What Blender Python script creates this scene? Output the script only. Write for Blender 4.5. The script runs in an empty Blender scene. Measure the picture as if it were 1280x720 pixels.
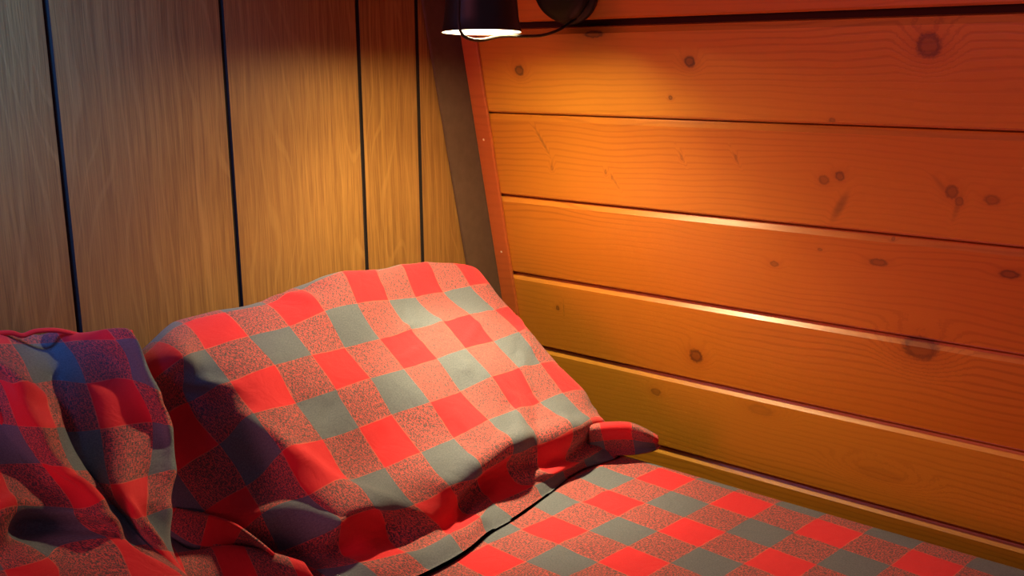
import bpy, bmesh, math, random
import numpy as np
from mathutils import Vector, Matrix

# ------------------------------------------------------------------ camera, light, exposure
C = bpy.context.scene.collection
scene = bpy.context.scene
F_PX = 1250.0
cam_data = bpy.data.cameras.new('camera')
cam_data.sensor_width = 36.0
cam_data.lens = F_PX / 1280.0 * 36.0
cam_data.clip_start = 0.02
cam = bpy.data.objects.new('camera', cam_data)
C.objects.link(cam)
CAM_R = ((0.63736453, -0.17399667, 0.75066078),
         (-0.77054161, -0.13675592, 0.62254594),
         (-0.00566362, -0.97520407, -0.22123504))      # columns: right, down, forward in world axes
m = Matrix.Identity(4)
for r_ in range(3):
    m[r_][0] = CAM_R[r_][0]; m[r_][1] = -CAM_R[r_][1]; m[r_][2] = -CAM_R[r_][2]
cam.matrix_world = m
scene.camera = cam

scene.view_settings.view_transform = 'Standard'
scene.view_settings.look = 'None'
scene.view_settings.gamma = 1.0
scene.view_settings.use_curve_mapping = False
scene.view_settings.exposure = 0.0

world = bpy.data.worlds.new('world')
scene.world = world
world.use_nodes = True
world.node_tree.nodes['Background'].inputs[0].default_value = (0.54, 0.31, 0.50, 1)
world.node_tree.nodes['Background'].inputs[1].default_value = 0.16

# cool daylight from the window on the left of the bed
wl = bpy.data.lights.new('window_daylight', 'AREA')
wl.shape = 'RECTANGLE'; wl.size = 0.3; wl.size_y = 0.4
wl.color = (0.06, 0.30, 1.0); wl.energy = 3.6; wl.spread = math.radians(34)
wlo = bpy.data.objects.new('window_daylight', wl)
C.objects.link(wlo)
wlo.location = (-0.28, 0.70, 0.62)
wlo.rotation_euler = (Vector((0.30, 1.2, 0.17)) - Vector(wlo.location)).to_track_quat('-Z', 'Y').to_euler()

# unseen reddish fill light, added at the left to lift boards and shaded cloth
rl = bpy.data.lights.new('reddish_fill', 'AREA')
rl.shape = 'RECTANGLE'; rl.size = 1.1; rl.size_y = 0.9
rl.color = (1.0, 0.19, 0.27); rl.energy = 34.0
rlo = bpy.data.objects.new('reddish_fill', rl)
C.objects.link(rlo)
rlo.location = (-1.75, 1.08, 0.25)
rlo.rotation_euler = (Vector((1.2, 0.6, -0.3)) - Vector(rlo.location)).to_track_quat('-Z', 'Y').to_euler()

LAMP_ENERGY = 3.5          # bare bulb, all round
REFLECTOR_ENERGY = 21.0     # thrown downward by the shade's reflector
BEAM_ENERGY = 24.0          # hotter core of the beam
LAMP_COLOR = (1.0, 0.79, 0.41)

# ------------------------------------------------------------------ constants of the place
YC = 1.2                                           # panelled wall
A0 = Vector((1.32741446, YC, -0.03175241))         # corner point on the sloping board wall
LEAN = Vector((0.21107027, 0.0, -0.97747089))      # down along the sloping wall
NW = Vector((-0.97747089, 0.0, -0.21107027))       # its normal into the room
BED_Z = -0.6
MAIN_NODES = [
    (-4, -2, 0.6959, 1.1322, -0.3304),
    (-3, -2, 0.7589, 1.1317, -0.3278),
    (-2, -2, 0.8245, 1.1273, -0.3281),
    (-1, -2, 0.8844, 1.1270, -0.3188),
    (0, -2, 0.9465, 1.1097, -0.2998),
    (1, -2, 1.0095, 1.1065, -0.3067),
    (2, -2, 1.0702, 1.1129, -0.3095),
    (3, -2, 1.1323, 1.1170, -0.3156),
    (4, -2, 1.1953, 1.1199, -0.3276),
    (5, -2, 1.2577, 1.1251, -0.3483),
    (-5, -1, 0.6463, 1.0585, -0.3509),
    (-4, -1, 0.6904, 1.0790, -0.3544),
    (-3, -1, 0.7560, 1.0777, -0.3513),
    (-2, -1, 0.8192, 1.0740, -0.3504),
    (-1, -1, 0.8793, 1.0698, -0.3400),
    (0, -1, 0.9395, 1.0706, -0.3409),
    (1, -1, 1.0026, 1.0706, -0.3480),
    (2, -1, 1.0641, 1.0756, -0.3559),
    (3, -1, 1.1253, 1.0749, -0.3587),
    (4, -1, 1.1858, 1.0727, -0.3580),
    (5, -1, 1.2457, 1.0787, -0.3701),
    (-6, 0, 0.6143, 1.0890, -0.4398),
    (-5, 0, 0.6539, 1.0760, -0.4166),
    (-4, 0, 0.6919, 1.0319, -0.3889),
    (-3, 0, 0.7554, 1.0240, -0.3802),
    (-2, 0, 0.8162, 1.0244, -0.3810),
    (-1, 0, 0.8778, 1.0291, -0.3861),
    (0, 0, 0.9399, 1.0252, -0.3863),
    (1, 0, 1.0006, 1.0236, -0.3855),
    (2, 0, 1.0637, 1.0190, -0.3856),
    (3, 0, 1.1239, 1.0185, -0.3850),
    (4, 0, 1.1847, 1.0188, -0.3903),
    (5, 0, 1.2402, 1.0340, -0.4011),
    (-6, 1, 0.6223, 1.0562, -0.4919),
    (-5, 1, 0.6501, 1.0200, -0.4537),
    (-4, 1, 0.6922, 0.9865, -0.4209),
    (-3, 1, 0.7535, 0.9834, -0.4231),
    (-2, 1, 0.8154, 0.9775, -0.4194),
    (-1, 1, 0.8762, 0.9784, -0.4190),
    (0, 1, 0.9380, 0.9759, -0.4209),
    (1, 1, 0.9994, 0.9714, -0.4194),
    (2, 1, 1.0601, 0.9701, -0.4176),
    (3, 1, 1.1222, 0.9688, -0.4204),
    (4, 1, 1.1839, 0.9692, -0.4186),
    (5, 1, 1.2400, 0.9863, -0.4377),
    (-6, 2, 0.6294, 1.0108, -0.5332),
    (-5, 2, 0.6522, 0.9721, -0.4968),
    (-4, 2, 0.6922, 0.9356, -0.4565),
    (-3, 2, 0.7538, 0.9343, -0.4597),
    (-2, 2, 0.8146, 0.9344, -0.4623),
    (-1, 2, 0.8747, 0.9358, -0.4615),
    (0, 2, 0.9373, 0.9257, -0.4585),
    (1, 2, 0.9990, 0.9246, -0.4595),
    (2, 2, 1.0598, 0.9188, -0.4509),
    (3, 2, 1.1214, 0.9199, -0.4542),
    (4, 2, 1.1834, 0.9246, -0.4622),
    (5, 2, 1.2411, 0.9359, -0.4773),
    (-6, 3, 0.6350, 0.9660, -0.5593),
    (-5, 3, 0.6467, 0.9231, -0.5196),
    (-4, 3, 0.6915, 0.8881, -0.4900),
    (-3, 3, 0.7536, 0.8881, -0.5021),
    (-2, 3, 0.8148, 0.8884, -0.5053),
    (-1, 3, 0.8768, 0.8846, -0.5036),
    (0, 3, 0.9373, 0.8823, -0.5007),
    (1, 3, 0.9982, 0.8714, -0.4898),
    (2, 3, 1.0595, 0.8755, -0.4950),
    (3, 3, 1.1199, 0.8757, -0.4981),
    (4, 3, 1.1810, 0.8795, -0.5000),
    (5, 3, 1.2432, 0.8814, -0.5140),
    (-5, 4, 0.6766, 0.9297, -0.5800),
    (-4, 4, 0.6967, 0.8370, -0.5314),
    (-3, 4, 0.7562, 0.8287, -0.5257),
    (-2, 4, 0.8139, 0.8385, -0.5402),
    (-1, 4, 0.8740, 0.8380, -0.5367),
    (0, 4, 0.9352, 0.8360, -0.5366),
    (1, 4, 0.9958, 0.8290, -0.5295),
    (2, 4, 1.0570, 0.8323, -0.5352),
    (3, 4, 1.1194, 0.8215, -0.5294),
    (4, 4, 1.1783, 0.8325, -0.5341),
    (-2, 4.4, 0.8474, 0.8316, -0.5780),
    (-1, 4.45, 0.9027, 0.8362, -0.5740),
    (0, 4.45, 0.9562, 0.8435, -0.5720),
    (1, 4.45, 1.0037, 0.8272, -0.5720),
    (-4, 4.5, 0.7163, 0.8654, -0.5750),
    (-3, 4.5, 0.7808, 0.8427, -0.5700),
    (2, 4.5, 1.0558, 0.8067, -0.5720),
    (3, 4.5, 1.1101, 0.8041, -0.5720),
    (-5, 5, 0.6761, 0.8617, -0.5800),
    (-4, 5, 0.7154, 0.8288, -0.5750),
    (-3, 5, 0.7723, 0.8090, -0.5750),
    (-2, 5, 0.8463, 0.8068, -0.5820),
    (-1, 5, 0.9047, 0.8070, -0.5820),
    (0, 5, 0.9473, 0.8201, -0.5820),
    (1, 5, 1.0262, 0.8137, -0.5820),
    (2, 5, 1.0937, 0.8151, -0.5820),
    (3, 5, 1.1451, 0.8134, -0.5820),
    (4, 5, 1.2039, 0.8161, -0.5820),
    (-4, 5.45, 0.7243, 0.7982, -0.5930),
    (-3, 5.45, 0.7784, 0.7858, -0.5930),
    (-2, 5.45, 0.8417, 0.7851, -0.5930),
    (-1, 5.45, 0.8987, 0.7950, -0.5930),
    (0, 5.45, 0.9515, 0.7970, -0.5930),
    (1, 5.45, 1.0278, 0.8035, -0.5930),
    (2, 5.45, 1.1008, 0.8146, -0.5930),
    (3, 5.45, 1.1539, 0.8151, -0.5930),
    (4, 5.45, 1.2074, 0.8035, -0.5930),
]
SIDE_NODES = [
    (1, -1, 0.4798, 1.1364, -0.3102),
    (1.2, -1, 0.5125, 1.1645, -0.3226),
    (2, -1, 0.5447, 1.1479, -0.3248),
    (3, -1, 0.5809, 1.0931, -0.3202),
    (3.5, -1, 0.5899, 1.0600, -0.3164),
    (2.6, -0.4, 0.5769, 1.1037, -0.3480),
    (-3, 0, 0.3191, 1.1511, -0.3194),
    (0, 0, 0.4478, 1.1055, -0.3377),
    (1, 0, 0.4715, 1.0768, -0.3439),
    (1.3, 0, 0.5179, 1.1293, -0.3613),
    (2, 0, 0.5325, 1.0796, -0.3593),
    (3, 0, 0.5759, 1.0539, -0.3607),
    (3.5, 0, 0.5822, 1.0076, -0.3673),
    (0, 1, 0.4408, 1.0538, -0.3779),
    (1, 1, 0.4641, 1.0256, -0.3813),
    (1.35, 1, 0.5005, 1.0784, -0.4085),
    (2, 1, 0.5197, 1.0323, -0.3994),
    (3, 1, 0.5676, 1.0051, -0.3989),
    (3.5, 1, 0.5741, 0.9799, -0.4020),
    (-3, 2, 0.3241, 1.0466, -0.3981),
    (0, 2, 0.4417, 1.0118, -0.4097),
    (1, 2, 0.4614, 0.9803, -0.4160),
    (1.6, 2, 0.4949, 1.0182, -0.4486),
    (2, 2, 0.4914, 0.9666, -0.4378),
    (3, 2, 0.5298, 0.9581, -0.4393),
    (3.5, 2, 0.5571, 0.9505, -0.4417),
    (-1, 3, 0.3915, 0.9710, -0.4319),
    (0, 3, 0.4482, 0.9597, -0.4485),
    (1, 3, 0.4701, 0.9427, -0.4434),
    (1.7, 3, 0.4973, 0.9708, -0.4716),
    (2, 3, 0.4900, 0.9324, -0.4639),
    (3, 3, 0.5063, 0.9247, -0.4676),
    (3.5, 3, 0.5328, 0.9201, -0.4678),
    (-0.5, 3.6, 0.4085, 0.9727, -0.4587),
    (-3, 4, 0.3230, 0.9536, -0.4689),
    (-2, 4, 0.3638, 0.9392, -0.4747),
    (-1, 4, 0.4030, 0.9315, -0.4756),
    (0, 4, 0.4615, 0.9232, -0.4744),
    (1, 4, 0.4786, 0.9083, -0.4836),
    (-1, 5, 0.4035, 0.9117, -0.4906),
    (0, 5, 0.4616, 0.8825, -0.5054),
    (1, 5, 0.5052, 0.8622, -0.5152),
]
FLAP_ROWS = [
    [(0.6074, 1.0450, -0.5300), (0.6207, 1.0073, -0.5300), (0.6296, 0.9551, -0.5300), (0.6343, 0.9159, -0.5400), (0.6415, 0.8908, -0.5550)],
    [(0.6093, 1.0826, -0.5700), (0.6091, 1.0132, -0.5800), (0.6275, 0.9904, -0.5800), (0.6520, 0.9600, -0.5800), (0.6647, 0.9220, -0.5800)],
    [(0.5701, 0.9813, -0.5700), (0.6000, 0.9724, -0.5650), (0.6224, 0.9483, -0.5600), (0.6390, 0.9091, -0.5600), (0.6630, 0.8666, -0.5700)],
    [(0.5590, 0.9536, -0.5900), (0.5873, 0.9327, -0.5900), (0.6161, 0.9116, -0.5900), (0.6395, 0.8826, -0.5900), (0.6629, 0.8394, -0.5900)],
]
CORNER_ROWS = [
    [(1.2050, 0.8475, -0.5545), (1.2238, 0.8289, -0.5524), (1.2555, 0.8066, -0.5564), (1.2789, 0.7916, -0.5697), (1.3118, 0.7876, -0.5908)],
    [(1.1696, 0.8225, -0.5420), (1.1870, 0.8039, -0.5396), (1.2167, 0.7816, -0.5431), (1.2387, 0.7666, -0.5557), (1.2703, 0.7626, -0.5761)],
    [(1.1781, 0.8265, -0.5628), (1.2012, 0.8079, -0.5613), (1.2281, 0.7856, -0.5635), (1.2512, 0.7706, -0.5711), (1.2801, 0.7666, -0.5835)],
    [(1.1864, 0.8305, -0.5851), (1.2146, 0.8119, -0.5844), (1.2390, 0.7896, -0.5855), (1.2632, 0.7746, -0.5888), (1.2896, 0.7706, -0.5940)],
    [(1.1812, 0.8255, -0.5955), (1.2125, 0.8069, -0.5955), (1.2345, 0.7846, -0.5955), (1.2590, 0.7696, -0.5955), (1.2833, 0.7656, -0.5955)],
]
SEAM = [(0.4221, 1.1480, -0.2921), (0.4557, 1.1480, -0.2957), (0.4835, 1.1480, -0.2998), (0.4973, 1.1480, -0.3061), (0.5134, 1.1480, -0.3043), (0.5368, 1.1480, -0.3083), (0.5603, 1.1480, -0.3183), (0.5796, 1.1480, -0.3276), (0.6050, 1.1480, -0.3342), (0.6213, 1.1480, -0.3315), (0.6322, 1.1480, -0.3308)]

# ------------------------------------------------------------------ helpers
def obj(name, bm, mats=None, parent=None, smooth=True):
    me = bpy.data.meshes.new(name)
    bmesh.ops.recalc_face_normals(bm, faces=bm.faces)
    bm.to_mesh(me); bm.free()
    if smooth:
        for p in me.polygons: p.use_smooth = True
    if mats:
        for mm in (mats if isinstance(mats, (list, tuple)) else [mats]): me.materials.append(mm)
    o = bpy.data.objects.new(name, me)
    C.objects.link(o)
    if parent: o.parent = parent
    return o

def structure(o):
    o['kind'] = 'structure'
    return o

def tag(o, label, cat, group=None):
    o['label'] = label; o['category'] = cat
    if group: o['group'] = group
    return o

def empty(name, loc, label, cat, group=None):
    o = bpy.data.objects.new(name, None); C.objects.link(o)
    o.location = loc
    o.empty_display_size = 0.05
    return tag(o, label, cat, group)

def add_box(bm, lo, hi, mat=0, bevel=0.0):
    g = bmesh.ops.create_cube(bm, size=1.0)
    vs = g['verts']
    for v in vs:
        v.co = Vector([lo[k] + (v.co[k] + 0.5) * (hi[k] - lo[k]) for k in range(3)])
    fs = list({f for v in vs for f in v.link_faces})
    for f in fs: f.material_index = mat
    if bevel > 0:
        es = list({e for f in fs for e in f.edges})
        bmesh.ops.bevel(bm, geom=es, offset=bevel, segments=3, profile=0.5, affect='EDGES')

def add_lathe(bm, prof, seg=64, mat=0, frame=None):
    """prof: list of (radius, height); revolved about local z; frame: Matrix"""
    rings = []
    for r, z in prof:
        if r < 1e-6:
            co = Vector((0, 0, z)); rings.append([bm.verts.new(frame @ co if frame else co)])
        else:
            ring = []
            for k in range(seg):
                a = 2 * math.pi * k / seg
                co = Vector((r * math.cos(a), r * math.sin(a), z))
                ring.append(bm.verts.new(frame @ co if frame else co))
            rings.append(ring)
    for a, b in zip(rings[:-1], rings[1:]):
        for k in range(seg):
            k2 = (k + 1) % seg
            if len(a) == 1 and len(b) == 1: continue
            if len(a) == 1: f = bm.faces.new((a[0], b[k], b[k2]))
            elif len(b) == 1: f = bm.faces.new((a[k], b[0], a[k2]))
            else: f = bm.faces.new((a[k], b[k], b[k2], a[k2]))
            f.material_index = mat
    return rings

def smooth_path(pts, n=10):
    P = [Vector(p) for p in pts]; out = []
    for i in range(len(P) - 1):
        p0 = P[max(i - 1, 0)]; p1 = P[i]; p2 = P[i + 1]; p3 = P[min(i + 2, len(P) - 1)]
        for k in range(n):
            t = k / n
            out.append(0.5 * ((2 * p1) + (p2 - p0) * t + (2 * p0 - 5 * p1 + 4 * p2 - p3) * t * t + (3 * p1 - p0 - 3 * p2 + p3) * t ** 3))
    out.append(P[-1])
    return out

def add_tube(bm, pts, rad, seg=12, mat=0, n=10):
    path = smooth_path(pts, n); prev = None; rings = []
    up = Vector((0, 1, 0))
    for i, p in enumerate(path):
        t = (path[min(i + 1, len(path) - 1)] - path[max(i - 1, 0)]).normalized()
        s = up - t * up.dot(t)
        if s.length < 1e-4: s = Vector((1, 0, 0))
        s.normalize(); up = s; b = t.cross(s)
        rings.append([bm.verts.new(p + (s * math.cos(2 * math.pi * k / seg) + b * math.sin(2 * math.pi * k / seg)) * rad) for k in range(seg)])
    for a, b in zip(rings[:-1], rings[1:]):
        for k in range(seg):
            f = bm.faces.new((a[k], a[(k + 1) % seg], b[(k + 1) % seg], b[k])); f.material_index = mat
    bm.faces.new(rings[0]); bm.faces.new(rings[-1])

class TPS:
    def __init__(self, ij, val, reg=1e-3):
        self.p = np.asarray(ij, float); v = np.asarray(val, float); n = len(self.p)
        K = self.k(self.p, self.p) + reg * np.eye(n)
        Q = np.column_stack([np.ones(n), self.p])
        M = np.zeros((n + 3, n + 3)); M[:n, :n] = K; M[:n, n:] = Q; M[n:, :n] = Q.T
        b = np.zeros((n + 3, v.shape[1])); b[:n] = v
        self.c = np.linalg.solve(M, b)
    @staticmethod
    def k(a, b):
        d2 = ((a[:, None, :] - b[None, :, :]) ** 2).sum(-1)
        return 0.5 * d2 * np.log(d2 + 1e-12)
    def __call__(self, q):
        q = np.asarray(q, float)
        return self.k(q, self.p) @ self.c[:-3] + np.column_stack([np.ones(len(q)), q]) @ self.c[-3:]

def grid_normals(X):
    du = np.gradient(X, axis=1); dv = np.gradient(X, axis=0)
    n = np.cross(du, dv); n /= (np.linalg.norm(n, axis=2, keepdims=True) + 1e-12)
    return n

def crease(I, J, pts, width, amp):
    """a soft ridge (amp > 0) or valley along a polyline in pattern coordinates, fading out at both ends"""
    best = np.full(I.shape, 1e9); tt = np.zeros(I.shape)
    L = [0.0]
    for a, b in zip(pts[:-1], pts[1:]): L.append(L[-1] + math.hypot(b[0] - a[0], b[1] - a[1]))
    for k, (a, b) in enumerate(zip(pts[:-1], pts[1:])):
        dx, dy = b[0] - a[0], b[1] - a[1]; l2 = dx * dx + dy * dy
        t = np.clip(((I - a[0]) * dx + (J - a[1]) * dy) / l2, 0, 1)
        d = np.hypot(I - a[0] - t * dx, J - a[1] - t * dy)
        u = (L[k] + t * math.sqrt(l2)) / L[-1]
        w = d < best
        best = np.where(w, d, best); tt = np.where(w, u, tt)
    fade = np.sin(np.clip(tt, 0, 1) * math.pi) ** 0.6
    return amp * np.exp(-(best / width) ** 2) * fade

def cloth_solid(name, nodes, dom, step, disp, thick, base_n, mats, parent, reg=1e-3, limits=None):
    """closed soft body: front from a spline through the nodes, back a padded sheet that shares its rim"""
    i0, i1, j0, j1 = dom
    ni = int(round((i1 - i0) / step)) + 1; nj = int(round((j1 - j0) / step)) + 1
    ii = np.linspace(i0, i1, ni); jj = np.linspace(j0, j1, nj)
    I, J = np.meshgrid(ii, jj)
    nodes = np.asarray(nodes, float)
    tps = TPS(nodes[:, :2], nodes[:, 2:], reg)
    X = tps(np.column_stack([I.ravel(), J.ravel()])).reshape(nj, ni, 3)
    N = grid_normals(X)
    if N[nj // 2, ni // 2] @ np.array(base_n) < 0: N = -N
    X = X + N * disp(I, J)[..., None]
    # coons patch of the rim
    s = ((I - i0) / (i1 - i0))[..., None]; t = ((J - j0) / (j1 - j0))[..., None]
    top, bot, lef, rig = X[0][None], X[-1][None], X[:, 0][:, None], X[:, -1][:, None]
    B = (1 - t) * top + t * bot + (1 - s) * lef + s * rig - ((1 - s) * (1 - t) * X[0, 0] + s * (1 - t) * X[0, -1] + (1 - s) * t * X[-1, 0] + s * t * X[-1, -1])
    prof = (np.clip(4 * s * (1 - s), 0, 1) * np.clip(4 * t * (1 - t), 0, 1)) ** 0.5
    B = B - np.array(base_n) * thick * prof
    # keep the back behind the front
    gap = ((X - B) * np.array(base_n)).sum(-1, keepdims=True)
    B = B - np.array(base_n) * np.clip(0.02 * prof - gap, 0, None)
    if limits:
        for Q in (X, B):
            Q[..., 1] = np.minimum(Q[..., 1], limits[0]); Q[..., 2] = np.maximum(Q[..., 2], limits[1])
    bm = bmesh.new(); uvl = bm.loops.layers.uv.new('UVMap')
    uv = {}
    def sheet(P, share=None):
        V = [[None] * ni for _ in range(nj)]
        for b in range(nj):
            for a in range(ni):
                if share and (a in (0, ni - 1) or b in (0, nj - 1)): V[b][a] = share[b][a]
                else:
                    V[b][a] = bm.verts.new(P[b, a]); uv[V[b][a]] = (I[b, a], J[b, a])
        for b in range(nj - 1):
            for a in range(ni - 1):
                q = (V[b][a], V[b][a + 1], V[b + 1][a + 1], V[b + 1][a])
                f = bm.faces.new(q if not share else q[::-1])
                for l in f.loops: l[uvl].uv = uv[l.vert]
        return V
    V = sheet(X); sheet(B, V)
    return obj(name, bm, mats, parent)

# ------------------------------------------------------------------ materials
class NT:
    def __init__(self, name):
        self.m = bpy.data.materials.new(name); self.m.use_nodes = True
        self.t = self.m.node_tree; self.b = self.t.nodes['Principled BSDF']
    def n(self, kind, ins=None, **props):
        nd = self.t.nodes.new(kind)
        for k, v in props.items(): setattr(nd, k, v)
        for k, v in (ins or {}).items(): self.set(nd.inputs[k], v)
        return nd
    def set(self, sock, v):
        if isinstance(v, bpy.types.NodeSocket): self.t.links.new(v, sock)
        elif isinstance(v, bpy.types.Node): self.t.links.new(v.outputs[0], sock)
        else: sock.default_value = v
    def math(self, op, a, b=0.0, c=0.0, clamp=False):
        nd = self.n('ShaderNodeMath', {0: a, 1: b, 2: c}, operation=op); nd.use_clamp = clamp
        return nd.outputs[0]
    def ramp(self, v, lo, hi, a=0.0, b=1.0, smooth=True):
        nd = self.n('ShaderNodeMapRange', {0: v, 1: lo, 2: hi, 3: a, 4: b})
        if smooth: nd.interpolation_type = 'SMOOTHSTEP'
        return nd.outputs[0]
    def mix(self, f, a, b):
        nd = self.n('ShaderNodeMix', data_type='RGBA')
        self.set(nd.inputs[0], f); self.set(nd.inputs[6], a); self.set(nd.inputs[7], b)
        return nd.outputs[2]
    def comb(self, x, y, z=0.0):
        return self.n('ShaderNodeCombineXYZ', {0: x, 1: y, 2: z}).outputs[0]
    def noise(self, vec, scale=1.0, detail=2.0, rough=0.5, dist=0.0):
        return self.n('ShaderNodeTexNoise', {'Vector': vec, 'Scale': scale, 'Detail': detail, 'Roughness': rough, 'Distortion': dist}).outputs[0]
    def bump(self, h, strength=0.2, dist=0.001):
        return self.n('ShaderNodeBump', {'Height': h, 'Strength': strength, 'Distance': dist}).outputs[0]

def rgb(r, g, b): return (r, g, b, 1.0)

def plain(name, col, rough=0.5, spec=0.4, noise=0.0):
    k = NT(name)
    if noise:
        tc = k.n('ShaderNodeTexCoord').outputs['Object']
        f = k.noise(tc, 60, 3)
        k.set(k.b.inputs['Base Color'], k.mix(f, rgb(*[c * (1 - noise) for c in col]), rgb(*[min(1, c * (1 + noise)) for c in col])))
    else: k.b.inputs['Base Color'].default_value = rgb(*col)
    k.b.inputs['Roughness'].default_value = rough
    k.b.inputs['Specular IOR Level'].default_value = spec
    return k.m

# knots of the board wall: u (from the corner), v (up the wall), radius, darkness, grain swell, stretch along the board
KNOTS = [(0.1205, 0.0170, 0.0075, 0.95, 1.0, 1.1), (0.4444, 0.0303, 0.0070, 0.95, 1.0, 1.1), (0.4071, -0.0237, 0.0028, 0.9, 0.3, 1.0),
         (0.7837, 0.0488, 0.0135, 0.80, 1.3, 1.0), (0.2791, 0.0731, 0.0045, 0.9, 0.2, 3.5), (0.1631, -0.1497, 0.004, 0.45, 0.5, 0.6),
         (0.2734, -0.1494, 0.0035, 0.5, 0.5, 0.5), (0.2849, -0.1581, 0.003, 0.5, 0.4, 0.5), (0.6441, -0.1361, 0.006, 0.6, 0.5, 1.1),
         (0.6672, -0.1287, 0.006, 0.75, 0.6, 1.0), (0.8158, -0.1399, 0.008, 0.65, 0.6, 0.9), (0.8645, -0.1466, 0.006, 0.55, 0.5, 1.4),
         (0.8250, -0.152, 0.006, 0.6, 0.4, 0.8), (0.4157, -0.4587, 0.0105, 0.85, 1.2, 1.0), (0.7784, -0.3735, 0.016, 0.75, 1.6, 1.3),
         (0.5636, -0.2738, 0.004, 0.6, 0.4, 1.5), (0.7201, -0.2508, 0.005, 0.7, 0.4, 2.2), (0.8894, -0.2454, 0.005, 0.85, 0.3, 2.2),
         (0.4182, -0.1166, 0.0035, 0.5, 0.5, 0.5), (0.5102, -0.1113, 0.0035, 0.55, 0.5, 0.5), (0.1339, -0.4171, 0.004, 0.8, 0.7, 0.8),
         (0.3295, -0.5467, 0.006, 0.5, 1.6, 1.4), (0.5275, -0.5350, 0.008, 0.25, 2.2, 2.4), (0.7216, -0.600, 0.010, 0.15, 2.0, 3.0),
         (0.6356, -0.2419, 0.002, 0.6, 0.2, 1.6), (0.7389, -0.2152, 0.002, 0.6, 0.2, 1.2), (0.6575, -0.0499, 0.0025, 0.6, 0.2, 1.6)]
# short slanted streaks (feathered grain beside branches): u, v, half length, half width, angle, strength
STREAKS = [(0.1490, -0.1030, 0.030, 0.0030, -62, 0.75), (0.6665, -0.1731, 0.028, 0.0070, 62, 0.85), (0.2900, -0.1650, 0.016, 0.0022, -60, 0.45),
           (0.1640, -0.1420, 0.012, 0.002, 70, 0.4), (0.4180, -0.1150, 0.012, 0.0022, -65, 0.5), (0.5100, -0.1130, 0.013, 0.0022, -65, 0.5),
           (0.8230, -0.1600, 0.022, 0.004, 75, 0.5), (0.8000, -0.1300, 0.016, 0.004, -50, 0.4), (0.1480, -0.4170, 0.016, 0.0015, 85, 0.6)]

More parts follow.
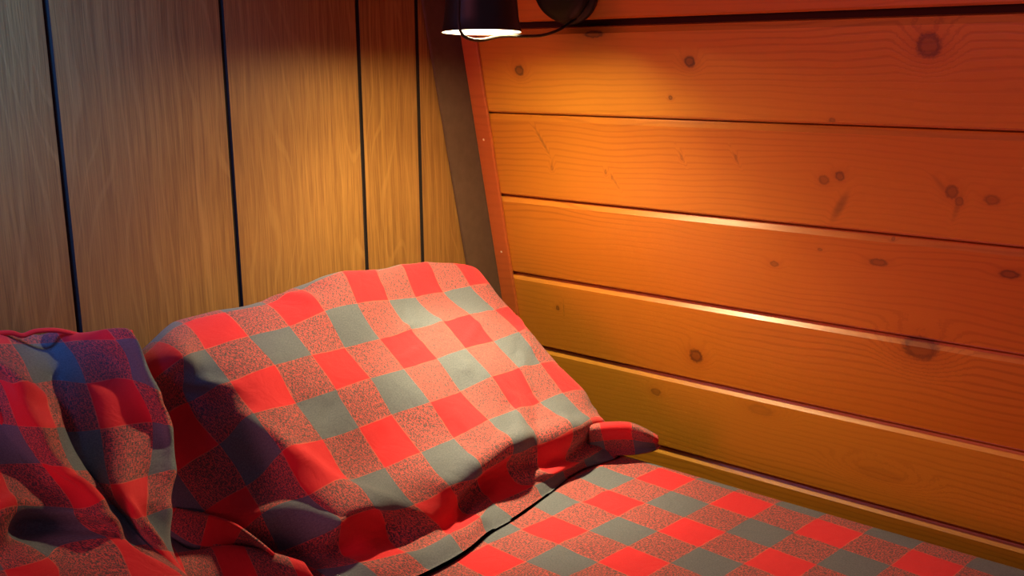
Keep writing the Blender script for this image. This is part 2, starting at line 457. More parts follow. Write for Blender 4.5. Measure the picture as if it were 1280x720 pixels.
def board_material(name, base, dark, with_knots=True, ring=95.0):
    k = NT(name)
    tc = k.n('ShaderNodeTexCoord').outputs['Object']
    sp = k.n('ShaderNodeSeparateXYZ', {0: tc}); u, v = sp.outputs[0], sp.outputs[1]
    bid = k.n('ShaderNodeAttribute', attribute_name='bid').outputs['Fac']
    off = k.math('MULTIPLY', bid, 7.31)
    yel = k.n('ShaderNodeAttribute', attribute_name='yel').outputs['Fac']
    warp = k.math('MULTIPLY', k.noise(k.comb(k.math('MULTIPLY', u, 2.2), k.math('MULTIPLY', v, 7.0), off), 1.0, 2.0), 5.5)
    warp = k.math('ADD', warp, k.math('MULTIPLY', k.noise(k.comb(k.math('MULTIPLY', u, 14.0), k.math('MULTIPLY', v, 30.0), off), 1.0, 1.0), 0.5))
    darkf = None; halo = None
    if with_knots:
        kwob = k.math('MULTIPLY', k.math('SUBTRACT', k.noise(tc, 170.0, 3.0, 0.7), 0.5), 0.9)
        for (ku, kv, r, d, sw, st) in KNOTS:
            p = k.n('ShaderNodeVectorMath', {0: tc, 1: (ku, kv, 0)}, operation='SUBTRACT').outputs[0]
            p = k.n('ShaderNodeVectorMath', {0: p, 1: (1.0 / (r * st), 1.0 / r, 0.0)}, operation='MULTIPLY').outputs[0]
            ln = k.n('ShaderNodeVectorMath', {0: p}, operation='LENGTH').outputs['Value']
            ln = k.math('ADD', ln, kwob)
            a = k.ramp(ln, 1.25, 0.75, 0.0, d)
            ring_k = k.math('MULTIPLY', k.ramp(k.math('ABSOLUTE', k.math('SUBTRACT', ln, 1.0)), 0.45, 0.0), 0.50 * d)
            a = k.math('MULTIPLY', a, 0.62); a = k.math('ADD', a, ring_k)
            darkf = a if darkf is None else k.math('MAXIMUM', darkf, a)
            h = k.ramp(ln, 4.0, 0.6, 0.0, sw * 2.2)
            warp = k.math('ADD', warp, h)
            hh = k.ramp(ln, 3.2, 0.8, 0.0, 0.35 * d)
            halo = hh if halo is None else k.math('MAXIMUM', halo, hh)
        for (su, sv, hl, hw, ang, d) in STREAKS:
            p = k.n('ShaderNodeVectorMath', {0: tc, 1: (su, sv, 0)}, operation='SUBTRACT').outputs[0]
            p = k.n('ShaderNodeVectorRotate', {'Vector': p, 'Angle': -math.radians(ang)}, rotation_type='Z_AXIS').outputs[0]
            p = k.n('ShaderNodeVectorMath', {0: p, 1: (1.0 / hl, 1.0 / hw, 0.0)}, operation='MULTIPLY').outputs[0]
            ln = k.n('ShaderNodeVectorMath', {0: p}, operation='LENGTH').outputs['Value']
            a = k.ramp(ln, 1.3, 0.2, 0.0, d * 0.6)
            darkf = k.math('MAXIMUM', darkf, a)
            warp = k.math('ADD', warp, k.ramp(ln, 2.4, 0.2, 0.0, 0.9))
    rc = k.math('ADD', k.math('MULTIPLY', v, ring), warp)
    s = k.math('SINE', k.math('MULTIPLY', rc, 6.2832))
    late = k.ramp(s, 0.1, 1.0)
    amp = k.ramp(k.noise(k.comb(k.math('MULTIPLY', u, 1.5), k.math('MULTIPLY', v, 9.0), off), 1.0, 1.0), 0.35, 0.7, 0.16, 0.52)
    fine = k.noise(k.comb(k.math('MULTIPLY', u, 22.0), k.math('MULTIPLY', v, 520.0), off), 1.0, 2.0)
    f = k.math('MULTIPLY', late, amp)
    f = k.math('ADD', f, k.math('MULTIPLY', k.math('SUBTRACT', fine, 0.5), 0.35), clamp=True)
    col = k.mix(f, rgb(*base), rgb(*dark))
    col = k.mix(yel, col, k.mix(f, rgb(0.70, 0.335, 0.028), rgb(0.44, 0.18, 0.012)))
    tint = k.noise(k.comb(k.math('MULTIPLY', u, 0.8), k.math('MULTIPLY', v, 3.0), k.math('MULTIPLY', bid, 3.7)), 1.0, 1.0)
    col = k.mix(k.ramp(tint, 0.3, 0.7, 0.0, 0.35), col, rgb(base[0] * 0.82, base[1] * 0.62, base[2] * 0.5))
    if with_knots:
        col = k.mix(halo, col, rgb(base[0] * 0.62, base[1] * 0.42, base[2] * 0.4))
        col = k.mix(darkf, col, rgb(0.085, 0.026, 0.009))
    k.set(k.b.inputs['Base Color'], col)
    k.set(k.b.inputs['Roughness'], k.ramp(fine, 0.2, 0.8, 0.28, 0.42))
    k.b.inputs['Specular IOR Level'].default_value = 0.5
    k.b.inputs['Coat Weight'].default_value = 0.75; k.b.inputs['Coat Roughness'].default_value = 0.34
    hgt = k.math('ADD', k.math('MULTIPLY', late, -0.5), k.math('MULTIPLY', fine, 0.8))
    if with_knots: hgt = k.math('SUBTRACT', hgt, darkf)
    k.set(k.b.inputs['Normal'], k.bump(hgt, 0.25, 0.0006))
    return k.m

def panel_material():
    k = NT('panel_oak')
    tc = k.n('ShaderNodeTexCoord').outputs['Object']
    sp = k.n('ShaderNodeSeparateXYZ', {0: tc}); x, z = sp.outputs[0], sp.outputs[2]
    bid = k.n('ShaderNodeAttribute', attribute_name='bid').outputs['Fac']
    off = k.math('MULTIPLY', bid, 5.17)
    wob = k.math('MULTIPLY', k.noise(k.comb(k.math('MULTIPLY', x, 9.0), k.math('MULTIPLY', z, 3.0), off), 1.0, 2.0), 0.012)
    xw = k.math('ADD', x, wob)
    fib = k.noise(k.comb(k.math('MULTIPLY', xw, 620.0), k.math('MULTIPLY', z, 14.0), off), 1.0, 3.0, 0.6)
    str_ = k.noise(k.comb(k.math('MULTIPLY', xw, 140.0), k.math('MULTIPLY', z, 2.5), off), 1.0, 3.0, 0.6)
    arch = k.math('ADD', k.math('MULTIPLY', x, 42.0), k.math('MULTIPLY', k.noise(k.comb(k.math('MULTIPLY', x, 11.0), k.math('MULTIPLY', z, 2.6), off), 1.0, 1.0), 7.0))
    cat = k.ramp(k.math('SINE', k.math('MULTIPLY', arch, 6.2832)), 0.80, 1.0, 0.0, 0.30)
    f = k.math('ADD', k.math('MULTIPLY', fib, 0.65), k.math('MULTIPLY', str_, 0.5))
    f = k.ramp(f, 0.40, 0.76)
    col = k.mix(f, rgb(0.195, 0.088, 0.021), rgb(0.355, 0.172, 0.040))
    col = k.mix(cat, col, rgb(0.43, 0.225, 0.060))
    blot = k.noise(k.comb(k.math('MULTIPLY', x, 5.0), k.math('MULTIPLY', z, 1.5), off), 1.0, 2.0)
    col = k.mix(k.ramp(blot, 0.35, 0.75, 0.0, 0.35), col, rgb(0.27, 0.125, 0.038))
    k.set(k.b.inputs['Base Color'], col)
    k.b.inputs['Roughness'].default_value = 0.52
    k.b.inputs['Specular IOR Level'].default_value = 0.3
    k.set(k.b.inputs['Normal'], k.bump(f, 0.35, 0.0006))
    return k.m

def plaid_material():
    k = NT('buffalo_check_flannel')
    uv = k.n('ShaderNodeUVMap', uv_map='UVMap').outputs[0]
    # woven edges wander a hair
    wob = k.n('ShaderNodeTexNoise', {'Vector': uv, 'Scale': 1.3, 'Detail': 1.0}).outputs['Color']
    wob = k.n('ShaderNodeVectorMath', {0: k.n('ShaderNodeVectorMath', {0: wob, 1: (0.5, 0.5, 0.5)}, operation='SUBTRACT').outputs[0], 1: (0.05, 0.05, 0.0)}, operation='MULTIPLY').outputs[0]
    uvw = k.n('ShaderNodeVectorMath', {0: uv, 1: wob}, operation='ADD').outputs[0]
    sp = k.n('ShaderNodeSeparateXYZ', {0: uvw}); i, j = sp.outputs[0], sp.outputs[1]
    def band(c):         # 1 inside the odd (grey) stripes, with a slightly soft edge
        fr = k.math('FLOORED_MODULO', c, 2.0)
        return k.math('GREATER_THAN', fr, 1.0)
    bi, bj = band(i), band(j)
    tot = k.math('ADD', bi, bj)
    grey = k.math('GREATER_THAN', tot, 1.5)
    mixed = k.math('MULTIPLY', k.math('GREATER_THAN', tot, 0.5), k.math('LESS_THAN', tot, 1.5))
    spu = k.n('ShaderNodeSeparateXYZ', {0: uv}); iu, ju = spu.outputs[0], spu.outputs[1]
    w1 = k.noise(k.comb(k.math('MULTIPLY', iu, 52.0), k.math('MULTIPLY', ju, 12.0)), 1.0, 2.0, 0.6)
    w2 = k.noise(k.comb(k.math('MULTIPLY', iu, 20.0), k.math('MULTIPLY', ju, 52.0), 4.0), 1.0, 2.0, 0.6)
    sepk = k.math('MAXIMUM', w1, w2)
    speck = k.ramp(sepk, 0.51, 0.60)
    mel = k.noise(k.comb(k.math('MULTIPLY', iu, 30.0), k.math('MULTIPLY', ju, 30.0), 9.0), 1.0, 3.0, 0.7)
    red = k.mix(mel, rgb(0.58, 0.013, 0.024), rgb(0.72, 0.024, 0.036))
    gry = k.mix(k.ramp(mel, 0.3, 0.7), rgb(0.088, 0.104, 0.130), rgb(0.140, 0.160, 0.192))
    hea = k.mix(speck, rgb(0.088, 0.062, 0.068), rgb(0.60, 0.092, 0.085))
    col = k.mix(mixed, red, hea)
    col = k.mix(grey, col, gry)
    # paler thread along each change of stripe
    def edge(c):
        fr = k.math('FRACT', k.math('ADD', c, 0.5))
        return k.ramp(k.math('ABSOLUTE', k.math('SUBTRACT', fr, 0.5)), 0.018, 0.005)
    ed = k.math('MAXIMUM', edge(i), edge(j))
    thr = k.ramp(k.noise(uv, 2.5, 1.0), 0.35, 0.6, 0.12, 0.55)
    ed = k.math('MULTIPLY', k.math('MULTIPLY', ed, thr), k.math('SUBTRACT', 1.0, grey))
    col = k.mix(ed, col, rgb(0.72, 0.15, 0.10))
    k.set(k.b.inputs['Base Color'], col)
    k.b.inputs['Roughness'].default_value = 0.78
    k.b.inputs['Specular IOR Level'].default_value = 0.25
    k.b.inputs['Sheen Weight'].default_value = 0.12
    k.b.inputs['Sheen Roughness'].default_value = 0.5
    wr = k.noise(uv, 1.6, 3.0, 0.55, 0.8)
    wv = k.math('ADD', k.math('MULTIPLY', k.math('SINE', k.math('MULTIPLY', iu, 380.0)), 0.02), k.math('MULTIPLY', k.math('SINE', k.math('MULTIPLY', ju, 380.0)), 0.02))
    k.set(k.b.inputs['Normal'], k.bump(k.math('ADD', wr, wv), 0.45, 0.007))
    return k.m

M_BOARD = board_material('varnished_pine', (0.60, 0.192, 0.016), (0.34, 0.074, 0.006))
M_STRIP = board_material('stained_pine_strip', (0.56, 0.135, 0.030), (0.42, 0.085, 0.018), with_knots=False, ring=60.0)
M_GAP = plain('dark_gap', (0.05, 0.018, 0.010), 0.9, 0.1)
M_PANEL = panel_material()
M_GROOVE = plain('groove_paint', (0.020, 0.014, 0.012), 0.8, 0.15)
M_TRIM = plain('dark_brown_trim', (0.120, 0.072, 0.045), 0.65, 0.2, 0.25)
M_PLAID = plaid_material()
M_BLACK = plain('black_metal', (0.012, 0.011, 0.011), 0.42, 0.4, 0.2)
M_WHITE = plain('white_enamel', (0.86, 0.84, 0.78), 0.35, 0.4)
M_CORD = plain('black_cord', (0.010, 0.009, 0.009), 0.5, 0.4)
M_NAIL = plain('pale_nail_head', (0.75, 0.62, 0.48), 0.5, 0.5)
M_MATT = plain('mattress_ticking', (0.55, 0.53, 0.50), 0.9, 0.1, 0.1)
M_PLY = board_material('platform_wood', (0.45, 0.25, 0.11), (0.32, 0.16, 0.07), with_knots=False)
M_FLOOR = board_material('floor_wood', (0.30, 0.16, 0.08), (0.20, 0.10, 0.05), with_knots=False, ring=40.0)
kb = NT('warm_bulb_glass')
kb.b.inputs['Base Color'].default_value = rgb(1.0, 0.9, 0.75)
kb.b.inputs['Emission Color'].default_value = rgb(1.0, 0.82, 0.55); kb.b.inputs['Emission Strength'].default_value = 3.0
M_BULB = kb.m

# ------------------------------------------------------------------ the setting
def set_bid(bm_faces_layer, face, val):
    for l in face.loops: l[bm_faces_layer] = val

def wall_matrix():
    mm = Matrix.Identity(4)
    u = Vector((0, -1, 0)); v = -LEAN; n = NW
    for r in range(3):
        mm[r][0] = u[r]; mm[r][1] = v[r]; mm[r][2] = n[r]; mm[r][3] = A0[r]
    return mm
WALL_M = wall_matrix()

GAPS = [(0.9975, .004), (0.846, .004), (0.6945, .004), (0.543, .004), (0.3915, .004), (0.240, .004), (0.0885, .0115), (-0.0590, .0028), (-0.2100, .0034), (-0.3620, .0036),
        (-0.5090, .0046), (-0.6620, .0056), (-0.815, .004), (-0.966, .004), (-1.03, .004)]
def build_board_wall():
    bm = bmesh.new(); bl = bm.loops.layers.float.new('bid'); yl = bm.loops.layers.float.new('yel')
    U0, U1 = 0.0, 2.6
    rnd = random.Random(4)
    for b, ((ct, gt), (cb, gb)) in enumerate(zip(GAPS[:-1], GAPS[1:])):
        vt = ct - gt / 2; vb = cb + gb / 2
        ch = 0.0078; D = 0.019
        prof = [(vb, -D), (vb, -ch), (vb + 0.001, -ch * 0.45), (vb + ch * .6, 0.0), (vt - ch * 1.05, 0.0), (vt - 0.0014, -ch * 0.85), (vt, -ch), (vt, -D)]
        ra = [bm.verts.new((U0, v, n)) for v, n in prof]; rb = [bm.verts.new((U1, v, n)) for v, n in prof]
        val = rnd.uniform(0, 10); yv = {6: 0.65, 7: 0.45, 8: 0.2, 9: 0.35, 10: 1.0, 11: 1.0}.get(b, 0.1)
        for k in range(len(prof)):
            k2 = (k + 1) % len(prof)
            f = bm.faces.new((ra[k], rb[k], rb[k2], ra[k2])); set_bid(bl, f, val); set_bid(yl, f, yv)
        for cap in (ra, rb[::-1]):
            f = bm.faces.new(cap); set_bid(bl, f, val)
    n0 = len(bm.faces)
    add_box(bm, (U0, -1.06, -0.05), (U1, 1.03, -0.0195), 1)
    o = obj('wall_right', bm, [M_BOARD, M_GAP], smooth=False)
    o.matrix_world = WALL_M
    return structure(o)
build_board_wall()

GROOVES = [-0.136, 0.105, 0.3455, 0.5910, 0.8326, 1.0773, 1.2057]
def build_panel_wall():
    bm = bmesh.new(); bl = bm.loops.layers.float.new('bid')
    Z0, Z1 = -1.05, 0.95
    xs = [-1.2] + GROOVES + [1.62]
    hw = 0.0039; dep = 0.0035; rnd = random.Random(9)
    pts = []
    def quad(xa, ya, xb, yb, mat, val):
        vs = [bm.verts.new(c) for c in ((xa, ya, Z0), (xb, yb, Z0), (xb, yb, Z1), (xa, ya, Z1))]
        f = bm.faces.new(vs); f.material_index = mat; set_bid(bl, f, val)
    for k in range(len(xs) - 1):
        xa = xs[k] + (hw if k > 0 else 0); xb = xs[k + 1] - (hw if k < len(xs) - 2 else 0)
        quad(xa, 0, xb, 0, 0, rnd.uniform(0, 10))
    for g in GROOVES:
        quad(g - hw, 0, g - hw * 0.6, dep, 1, 0); quad(g - hw * 0.6, dep, g + hw * 0.6, dep, 1, 0); quad(g + hw * 0.6, dep, g + hw, 0, 1, 0)
    add_box(bm, (-1.2, 0.005, Z0), (1.62, 0.03, Z1), 1)
    bmesh.ops.remove_doubles(bm, verts=bm.verts, dist=1e-5)
    o = obj('wall_back', bm, [M_PANEL, M_GROOVE], smooth=False)
    o.location = (0, YC, 0)
    return structure(o)
build_panel_wall()

# dark brown trim board lying on the panelling along the sloping corner
def build_trim():
    bm = bmesh.new()
    W, T = 0.083, 0.006
    top, bot = 0.95, -1.05
    def px(z): return A0.x + LEAN.x / -LEAN.z * (A0.z - z)
    lo = [Vector((px(bot) - W, YC - T, bot)), Vector((px(bot) + 0.02, YC - T, bot)), Vector((px(bot) + 0.02, YC, bot)), Vector((px(bot) - W, YC, bot))]
    hi = [Vector((px(top) - W, YC - T, top)), Vector((px(top) + 0.02, YC - T, top)), Vector((px(top) + 0.02, YC, top)), Vector((px(top) - W, YC, top))]
    a = [bm.verts.new(v) for v in lo]; b = [bm.verts.new(v) for v in hi]
    for k in range(4): bm.faces.new((a[k], a[(k + 1) % 4], b[(k + 1) % 4], b[k]))
    bm.faces.new(a); bm.faces.new(b)
    bmesh.ops.bevel(bm, geom=list(bm.edges), offset=0.0012, segments=2, affect='EDGES')
    o = structure(obj('trim_1', bm, M_TRIM, smooth=False))
build_trim()

# reddish batten that covers the ends of the boards
def build_batten():
    bm = bmesh.new(); bl = bm.loops.layers.float.new('bid')
    add_box(bm, (0.006, -1.02, 0.0), (0.0405, 1.0, 0.007), 0, 0.0022)
    o = structure(obj('trim_2', bm, M_STRIP, smooth=False))
    o.matrix_world = WALL_M
    for (u, v) in ((0.023, -0.1045), (0.024, -0.318)):
        nb = bmesh.new()
        add_lathe(nb, [(0.0, 0.0012), (0.0012, 0.0010), (0.0019, 0.0004), (0.0020, 0.0)], 16, frame=Matrix.Translation((u, v, 0.007)))
        obj('nail', nb, M_NAIL, o)
build_batten()

bm = bmesh.new(); bl = bm.loops.layers.float.new('bid')
add_box(bm, (-1.2, -1.4, -1.10), (1.62, 1.23, -1.05))
structure(obj('floor', bm, M_FLOOR, smooth=False))

# ------------------------------------------------------------------ bed
bm = bmesh.new(); bl = bm.loops.layers.float.new('bid')
add_box(bm, (-0.62, -1.2, -1.05), (1.30, 1.17, -0.79), 0, 0.006)
tag(obj('bed_platform', bm, M_PLY, smooth=False), 'plain wooden bed platform on the floor under the mattress', 'bed base')
bm = bmesh.new()
add_box(bm, (-0.60, -1.18, -0.79), (1.252, 1.165, -0.608), 0, 0.03)
tag(obj('mattress', bm, M_MATT), 'thick pale mattress lying under the plaid bed sheet', 'mattress')

def build_sheet():
    bm = bmesh.new(); uvl = bm.loops.layers.uv.new('UVMap')
    xs = list(np.arange(-0.605, 1.216, 0.012)) + [1.222, 1.231, 1.239, 1.246, 1.252, 1.2565, 1.259]
    drop = {1.222: 0, 1.231: .0008, 1.239: .0025, 1.246: .0055, 1.252: .011, 1.2565: .019, 1.259: .032}
    extra = [(1.2595, .06), (1.2595, .11), (1.2595, .16)]
    ys = np.arange(-1.185, 1.171, 0.012)
    cols = [(x, drop.get(x, 0.0), 0.0) for x in xs] + [(x, d, d - 0.032) for x, d in extra]
    rnd = np.random.RandomState(3)
    P = []
    Xg = np.array([c[0] for c in cols]); Dg = np.array([c[1] for c in cols]); Eg = np.array([c[2] for c in cols])
    GX, GY = np.meshgrid(Xg, ys)
    zz = np.zeros_like(GX)
    # a few soft pulls in the cloth beside the pillow and on the flat of the bed
    for (x0, y0, x1, y1, w, a) in SHEET_FOLDS:
        dx, dy = x1 - x0, y1 - y0; l2 = dx * dx + dy * dy
        t = np.clip(((GX - x0) * dx + (GY - y0) * dy) / l2, 0, 1)
        d = np.hypot(GX - x0 - t * dx, GY - y0 - t * dy)
        zz += a * np.exp(-(d / w) ** 2) * np.sin(np.clip(t, 0.02, 0.98) * math.pi)
    zz *= (Dg == 0)[None, :]
    V = [[bm.verts.new((GX[b, a], GY[b, a], BED_Z + zz[b, a] - Dg[a])) for a in range(len(cols))] for b in range(len(ys))]
    def uv(x, y, e):
        x = x + e
        return (13.49984201 - 1.70666973 * x - 15.57645855 * y, 20.038922 - 16.96292952 * x + 1.13233838 * y)
    for b in range(len(ys) - 1):
        for a in range(len(cols) - 1):
            f = bm.faces.new((V[b][a], V[b][a + 1], V[b + 1][a + 1], V[b + 1][a]))
            for l, (bb, aa) in zip(f.loops, ((b, a), (b, a + 1), (b + 1, a + 1), (b + 1, a))):
                l[uvl].uv = uv(GX[bb, aa], GY[bb, aa], Eg[aa] + max(0, Dg[aa] - 0.004))
    o = obj('bed_sheet', bm, M_PLAID)
    return tag(o, 'red and charcoal buffalo check bed sheet spread flat over the mattress beside the board wall', 'bed sheet')
SHEET_FOLDS = [(1.02, 0.79, 1.06, 0.70, .012, .004), (0.92, 0.74, 0.98, 0.62, .015, .003), (1.10, 0.78, 1.08, 0.66, .012, .003),
               (0.98, 0.56, 0.93, 0.45, .010, .002), (0.86, 0.70, 0.90, 0.55, .012, .003), (1.05, 0.50, 1.00, 0.42, .010, .002),
               (0.80, 0.775, 1.24, 0.80, .016, .003)]
build_sheet()

# ------------------------------------------------------------------ pillows
BASE_N = np.array([0.0, -0.60, 0.80])
def rim_nodes(nodes, right_i, top_j):
    d = {(a, b): np.array((x, y, z)) for a, b, x, y, z in nodes}
    out = list(nodes)
    ax = np.array([1.0, 0, 0]); up = np.array([0, 0.8, 0.6])
    for (a, b), p in d.items():
        if a == right_i and b >= -2:
            q = p + ax * 0.010 - BASE_N * 0.022; out.append((a + 0.45, b, *q))
            q = p + ax * 0.002 - BASE_N * 0.066; out.append((a + 1.1, b, *q))
        if b == top_j:
            lift = 0.020 if a <= -1 else 0.006
            q = p + up * lift - BASE_N * 0.020; out.append((a, b - 0.5, *q))
            q = p + up * (lift - 0.012) - BASE_N * 0.062; out.append((a, b - 1.2, *q))
    return out

def main_disp(I, J):
    h = np.zeros_like(I)
    h += crease(I, J, [(-5.2, -0.6), (-4.4, -0.2), (-3.8, 0.3)], 0.14, 0.007)
    h += crease(I, J, [(-5.3, -0.2), (-4.5, 0.25), (-4.0, 0.9)], 0.22, -0.006)
    h += crease(I, J, [(1.0, 4.1), (1.9, 3.3), (2.4, 2.5)], 0.22, 0.006)
    h += crease(I, J, [(1.6, 4.3), (2.2, 3.7), (2.9, 2.9)], 0.16, -0.006)
    h += crease(I, J, [(3.0, 2.7), (3.1, 2.1), (3.7, 1.6)], 0.18, 0.004)
    h += crease(I, J, [(2.0, 0.9), (2.6, 0.6), (3.3, 0.2)], 0.10, 0.003)
    h += crease(I, J, [(0.0, 0.75), (0.8, 0.6), (1.2, 0.4)], 0.09, 0.002)
    h += crease(I, J, [(4.0, 1.7), (4.2, 1.0), (4.7, 0.4)], 0.12, 0.006)
    h += crease(I, J, [(-1.8, -2.4), (-1.3, -1.9), (-0.9, -1.2)], 0.18, 0.005)
    h += crease(I, J, [(-0.8, 4.3), (-0.2, 3.9), (0.3, 3.4)], 0.18, 0.005)
    h += crease(I, J, [(-2.0, 5.0), (-1.4, 4.5), (-0.8, 4.2)], 0.12, 0.004)
    # roll of the bulge over the collapsed left side, and over the hem
    roll = [(-4.9, -1.2), (-4.35, -0.1), (-4.15, 1.0), (-3.8, 2.0), (-3.35, 2.9), (-2.7, 3.6), (-1.9, 4.3)]
    h += crease(I, J, roll, 0.20, 0.006)
    h += crease(I, J, [(a - 0.75, c + 0.45) for a, c in roll] + [(-2.2, 4.9)], 0.55, -0.020)
    lip = [(-2.4, 4.4), (-1.1, 4.05), (0.1, 3.85), (1.2, 3.75), (2.3, 3.85), (3.4, 4.0), (4.6, 4.1), (6.2, 4.2)]
    h += crease(I, J, lip, 0.24, 0.011)
    h += crease(I, J, [(a, c + 0.48) for a, c in lip], 0.20, -0.016)
    rnd = np.random.RandomState(7)
    for _ in range(44):
        a, b = rnd.uniform(-5, 5), rnd.uniform(-2, 4.2); th = rnd.uniform(0.3, 1.3); L = rnd.uniform(0.4, 1.1)
        h += crease(I, J, [(a, b), (a + L * math.cos(th), b - L * math.sin(th))], rnd.uniform(.06, .15), rnd.uniform(-.0026, .0034))
    return h

main_pillow = empty('pillow', (0.95, 1.0, BED_Z), 'plump red and charcoal buffalo check pillow leaning on the panelled wall under the lamp', 'pillow')
def under(o, root):
    o.parent = root; o.matrix_parent_inverse = Matrix.Translation(-root.location)
    return o
nodes = rim_nodes(MAIN_NODES, 5, -2)
under(cloth_solid('pillowcase', nodes, (-6.5, 6.1, -3.2, 5.75), 0.08, main_disp, 0.10, BASE_N, M_PLAID, None, 2e-3, (1.192, BED_Z + 0.0035)), main_pillow)

def strip_cloth(name, rows, uv0, duv, n_across, n_along, thick, root):
    """open cloth flap through rows of points, given thickness"""
    R = [smooth_path(r, n_along) for r in rows]
    cols = [smooth_path([R[k][q] for k in range(len(R))], n_across) for q in range(len(R[0]))]
    bm = bmesh.new(); uvl = bm.loops.layers.uv.new('UVMap')
    V = [[bm.verts.new(p) for p in c] for c in cols]; uv = {}
    for a, c in enumerate(V):
        for b, v in enumerate(c): uv[v] = (uv0[0] + duv[0] * a / (len(V) - 1), uv0[1] + duv[1] * b / (len(c) - 1))
    for a in range(len(V) - 1):
        for b in range(len(V[0]) - 1):
            f = bm.faces.new((V[a][b], V[a + 1][b], V[a + 1][b + 1], V[a][b + 1]))
            for l in f.loops: l[uvl].uv = uv[l.vert]
    o = obj(name, bm, M_PLAID)
    md = o.modifiers.new('thickness', 'SOLIDIFY'); md.thickness = thick; md.offset = -1
    return under(o, root)
strip_cloth('pillowcase_flap', FLAP_ROWS, (-7.2, 2.3), (3.6, 2.9), 10, 10, 0.003, main_pillow)
strip_cloth('pillowcase_corner', CORNER_ROWS, (3.45, 3.9), (2.9, 2.1), 10, 10, 0.004, main_pillow)

side_pillow = empty('pillow', (0.40, 1.0, BED_Z), 'crumpled red and charcoal buffalo check pillow at the left edge, in dim bluish light', 'pillow')
SIDE_N = np.array([-0.10, -0.60, 0.79])
def side_rims(nodes):
    out = list(nodes); up = np.array([0, 0.8, 0.6])
    for a, b, x, y, z in nodes:
        p = np.array((x, y, z))
        if a == 3.5:
            out.append((3.75, b, *(p + np.array([0.004, 0, 0]) - SIDE_N * 0.016))); out.append((4.3, b, *(p - np.array([0.012, 0, 0]) - SIDE_N * 0.04)))
        if b == -1:
            out.append((a, -1.35, *(p + up * 0.022 - SIDE_N * 0.004))); out.append((a, -1.9, *(p + up * 0.030 - SIDE_N * 0.034)))
    return out
def side_disp(I, J):
    h = crease(I, J, [(-0.4, -1.0), (0.6, -0.3), (1.1, 0.5), (1.2, 1.6), (1.5, 2.6), (1.7, 4.2)], 0.16, 0.008)
    h += crease(I, J, [(-3.0, 3.3), (-1.0, 2.9), (0.2, 3.2), (1.2, 3.6)], 0.22, 0.010)
    h += crease(I, J, [(-3.0, 3.8), (-1.0, 3.4), (0.2, 3.7), (1.2, 4.2)], 0.22, -0.010)
    h += crease(I, J, [(0.2, 1.9), (0.7, 2.4), (1.0, 3.2)], 0.18, 0.006)
    h += crease(I, J, [(2.4, 2.3), (2.7, 3.1), (2.9, 3.9)], 0.12, 0.006)
    h += crease(I, J, [(3.3, -0.9), (3.45, 0.6), (3.45, 2.0), (3.4, 3.4)], 0.10, 0.006)
    return h
under(cloth_solid('pillowcase', side_rims(SIDE_NODES), (-5.0, 4.0, -1.9, 6.2), 0.08, side_disp, 0.03, SIDE_N, M_PLAID, None, 2e-3, (1.192, BED_Z + 0.006)), side_pillow)

# red edge of the case's back panel showing along the top of the side pillow
bm = bmesh.new(); uvl = bm.loops.layers.uv.new('UVMap')
add_tube(bm, SEAM, 0.0030, 10, 0, 8)
for f in bm.faces:
    for l in f.loops: l[uvl].uv = (0.5, 0.5)
under(obj('seam', bm, M_PLAID), side_pillow)

# ------------------------------------------------------------------ wall lamp
LX, LY, LZ = 1.0595, 0.930, 0.0393          # centre of the shade's rim
lamp = empty('wall_lamp', tuple(WALL_M @ Vector((YC - 0.959, 0.1475, 0.0))), 'black metal bedside lamp on the board wall with a drum shade, lit and pointing down', 'lamp')
tilt = Matrix.Translation((LX, LY, LZ)) @ Matrix.Rotation(math.radians(-2.4), 4, Vector((0.62, -0.78, 0)))
bm = bmesh.new()
add_lathe(bm, [(0.0, 0.118), (0.016, 0.118), (0.030, 0.114), (0.040, 0.104), (0.0445, 0.090), (0.0475, 0.055), (0.0510, 0.018), (0.0540, 0.002), (0.0552, 0.0), (0.0552, -0.0006)], 96, 0, tilt)
add_lathe(bm, [(0.0552, -0.0006), (0.0535, -0.0008), (0.0525, 0.002), (0.0495, 0.018), (0.0460, 0.055), (0.0430, 0.088), (0.0385, 0.101), (0.029, 0.110), (0.0, 0.112)], 96, 1, tilt)
bmesh.ops.remove_doubles(bm, verts=bm.verts, dist=1e-6)
shade = under(obj('lamp_shade', bm, [M_BLACK, M_WHITE]), lamp)
bm = bmesh.new()
add_lathe(bm, [(0.0, -0.002), (0.008, 0.0), (0.0145, 0.006), (0.017, 0.014), (0.0150, 0.024), (0.011, 0.034), (0.010, 0.040), (0.0, 0.041)], 40, 0, tilt @ Matrix.Translation((0, 0, 0.042)))
under(obj('bulb', bm, M_BULB), lamp)
bm = bmesh.new()
add_lathe(bm, [(0.0, 0.112), (0.012, 0.112), (0.012, 0.076), (0.0, 0.076)], 32, 0, tilt)
under(obj('bulb_socket', bm, M_WHITE), lamp)
bm = bmesh.new()
PM = WALL_M @ Matrix.Translation((YC - 0.959, 0.1475, 0.0))
add_lathe(bm, [(0.0, 0.0), (0.058, 0.0), (0.058, 0.006), (0.055, 0.009), (0.040, 0.010), (0.0, 0.010)], 64, 0, PM)
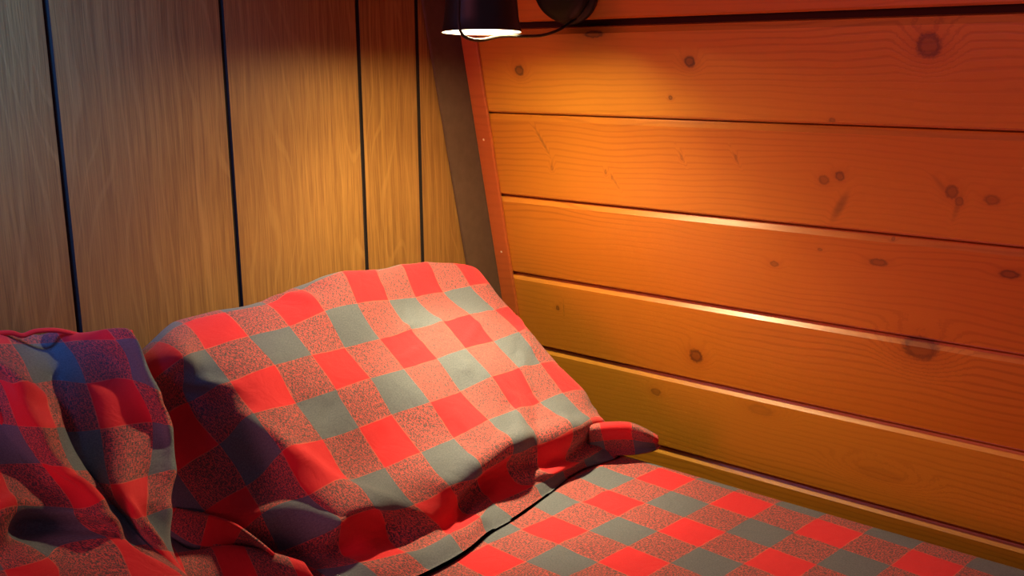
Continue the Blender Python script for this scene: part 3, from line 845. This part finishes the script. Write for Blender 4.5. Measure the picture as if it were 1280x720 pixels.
add_lathe(bm, [(0.0, 0.010), (0.046, 0.010), (0.050, 0.014), (0.050, 0.022), (0.047, 0.027), (0.030, 0.029), (0.0, 0.030)], 64, 0, PM)
under(obj('mounting_plate', bm, M_BLACK), lamp)
p0 = PM @ Vector((0, 0, 0.028)); top_c = tilt @ Vector((0, 0, 0.117))
bm = bmesh.new()
add_tube(bm, [p0, p0 + Vector((-0.035, 0, 0.02)), Vector((1.17, 0.95, 0.250)), Vector((1.095, 0.938, 0.262)), Vector((top_c.x, top_c.y, 0.225)), top_c], 0.006, 14)
under(obj('arm', bm, M_BLACK), lamp)
bm = bmesh.new()
add_tube(bm, [PM @ Vector((0.006, -0.052, 0.004)), (1.298, 0.945, 0.064), (1.262, 0.948, 0.0472), (1.1706, 0.9109, 0.0360), (1.1095, 0.8992, 0.0336), (1.0543, 0.8934, 0.0325), (1.0136, 0.8895, 0.0269), (0.9850, 0.8876, 0.0288), (0.9724, 0.8886, 0.0368), (0.9738, 0.8934, 0.0581), (0.9884, 0.9012, 0.1066), (1.028, 0.920, 0.1540), (1.0595, 0.930, 0.1555)], 0.0022, 10)
under(obj('cord', bm, M_CORD), lamp)
pl = bpy.data.lights.new('bulb_light', 'POINT')
pl.energy = LAMP_ENERGY; pl.color = LAMP_COLOR; pl.shadow_soft_size = 0.011
plo = bpy.data.objects.new('bulb_light', pl); C.objects.link(plo)
plo.location = tilt @ Vector((0, 0, 0.013))
under(plo, lamp)
for ln_, en_, ang_ in (('reflector_light', REFLECTOR_ENERGY, 136), ('beam_light', BEAM_ENERGY, 52)):
    sl = bpy.data.lights.new(ln_, 'SPOT')
    sl.energy = en_; sl.color = LAMP_COLOR; sl.shadow_soft_size = 0.014
    sl.spot_size = math.radians(ang_); sl.spot_blend = 1.0
    slo = bpy.data.objects.new(ln_, sl); C.objects.link(slo)
    slo.matrix_world = tilt @ Matrix.Translation((0, 0, 0.010)) @ Matrix.Rotation(math.radians(4 if ang_ < 60 else 0), 4, Vector((-0.5, -0.2, 0)))
    under(slo, lamp)
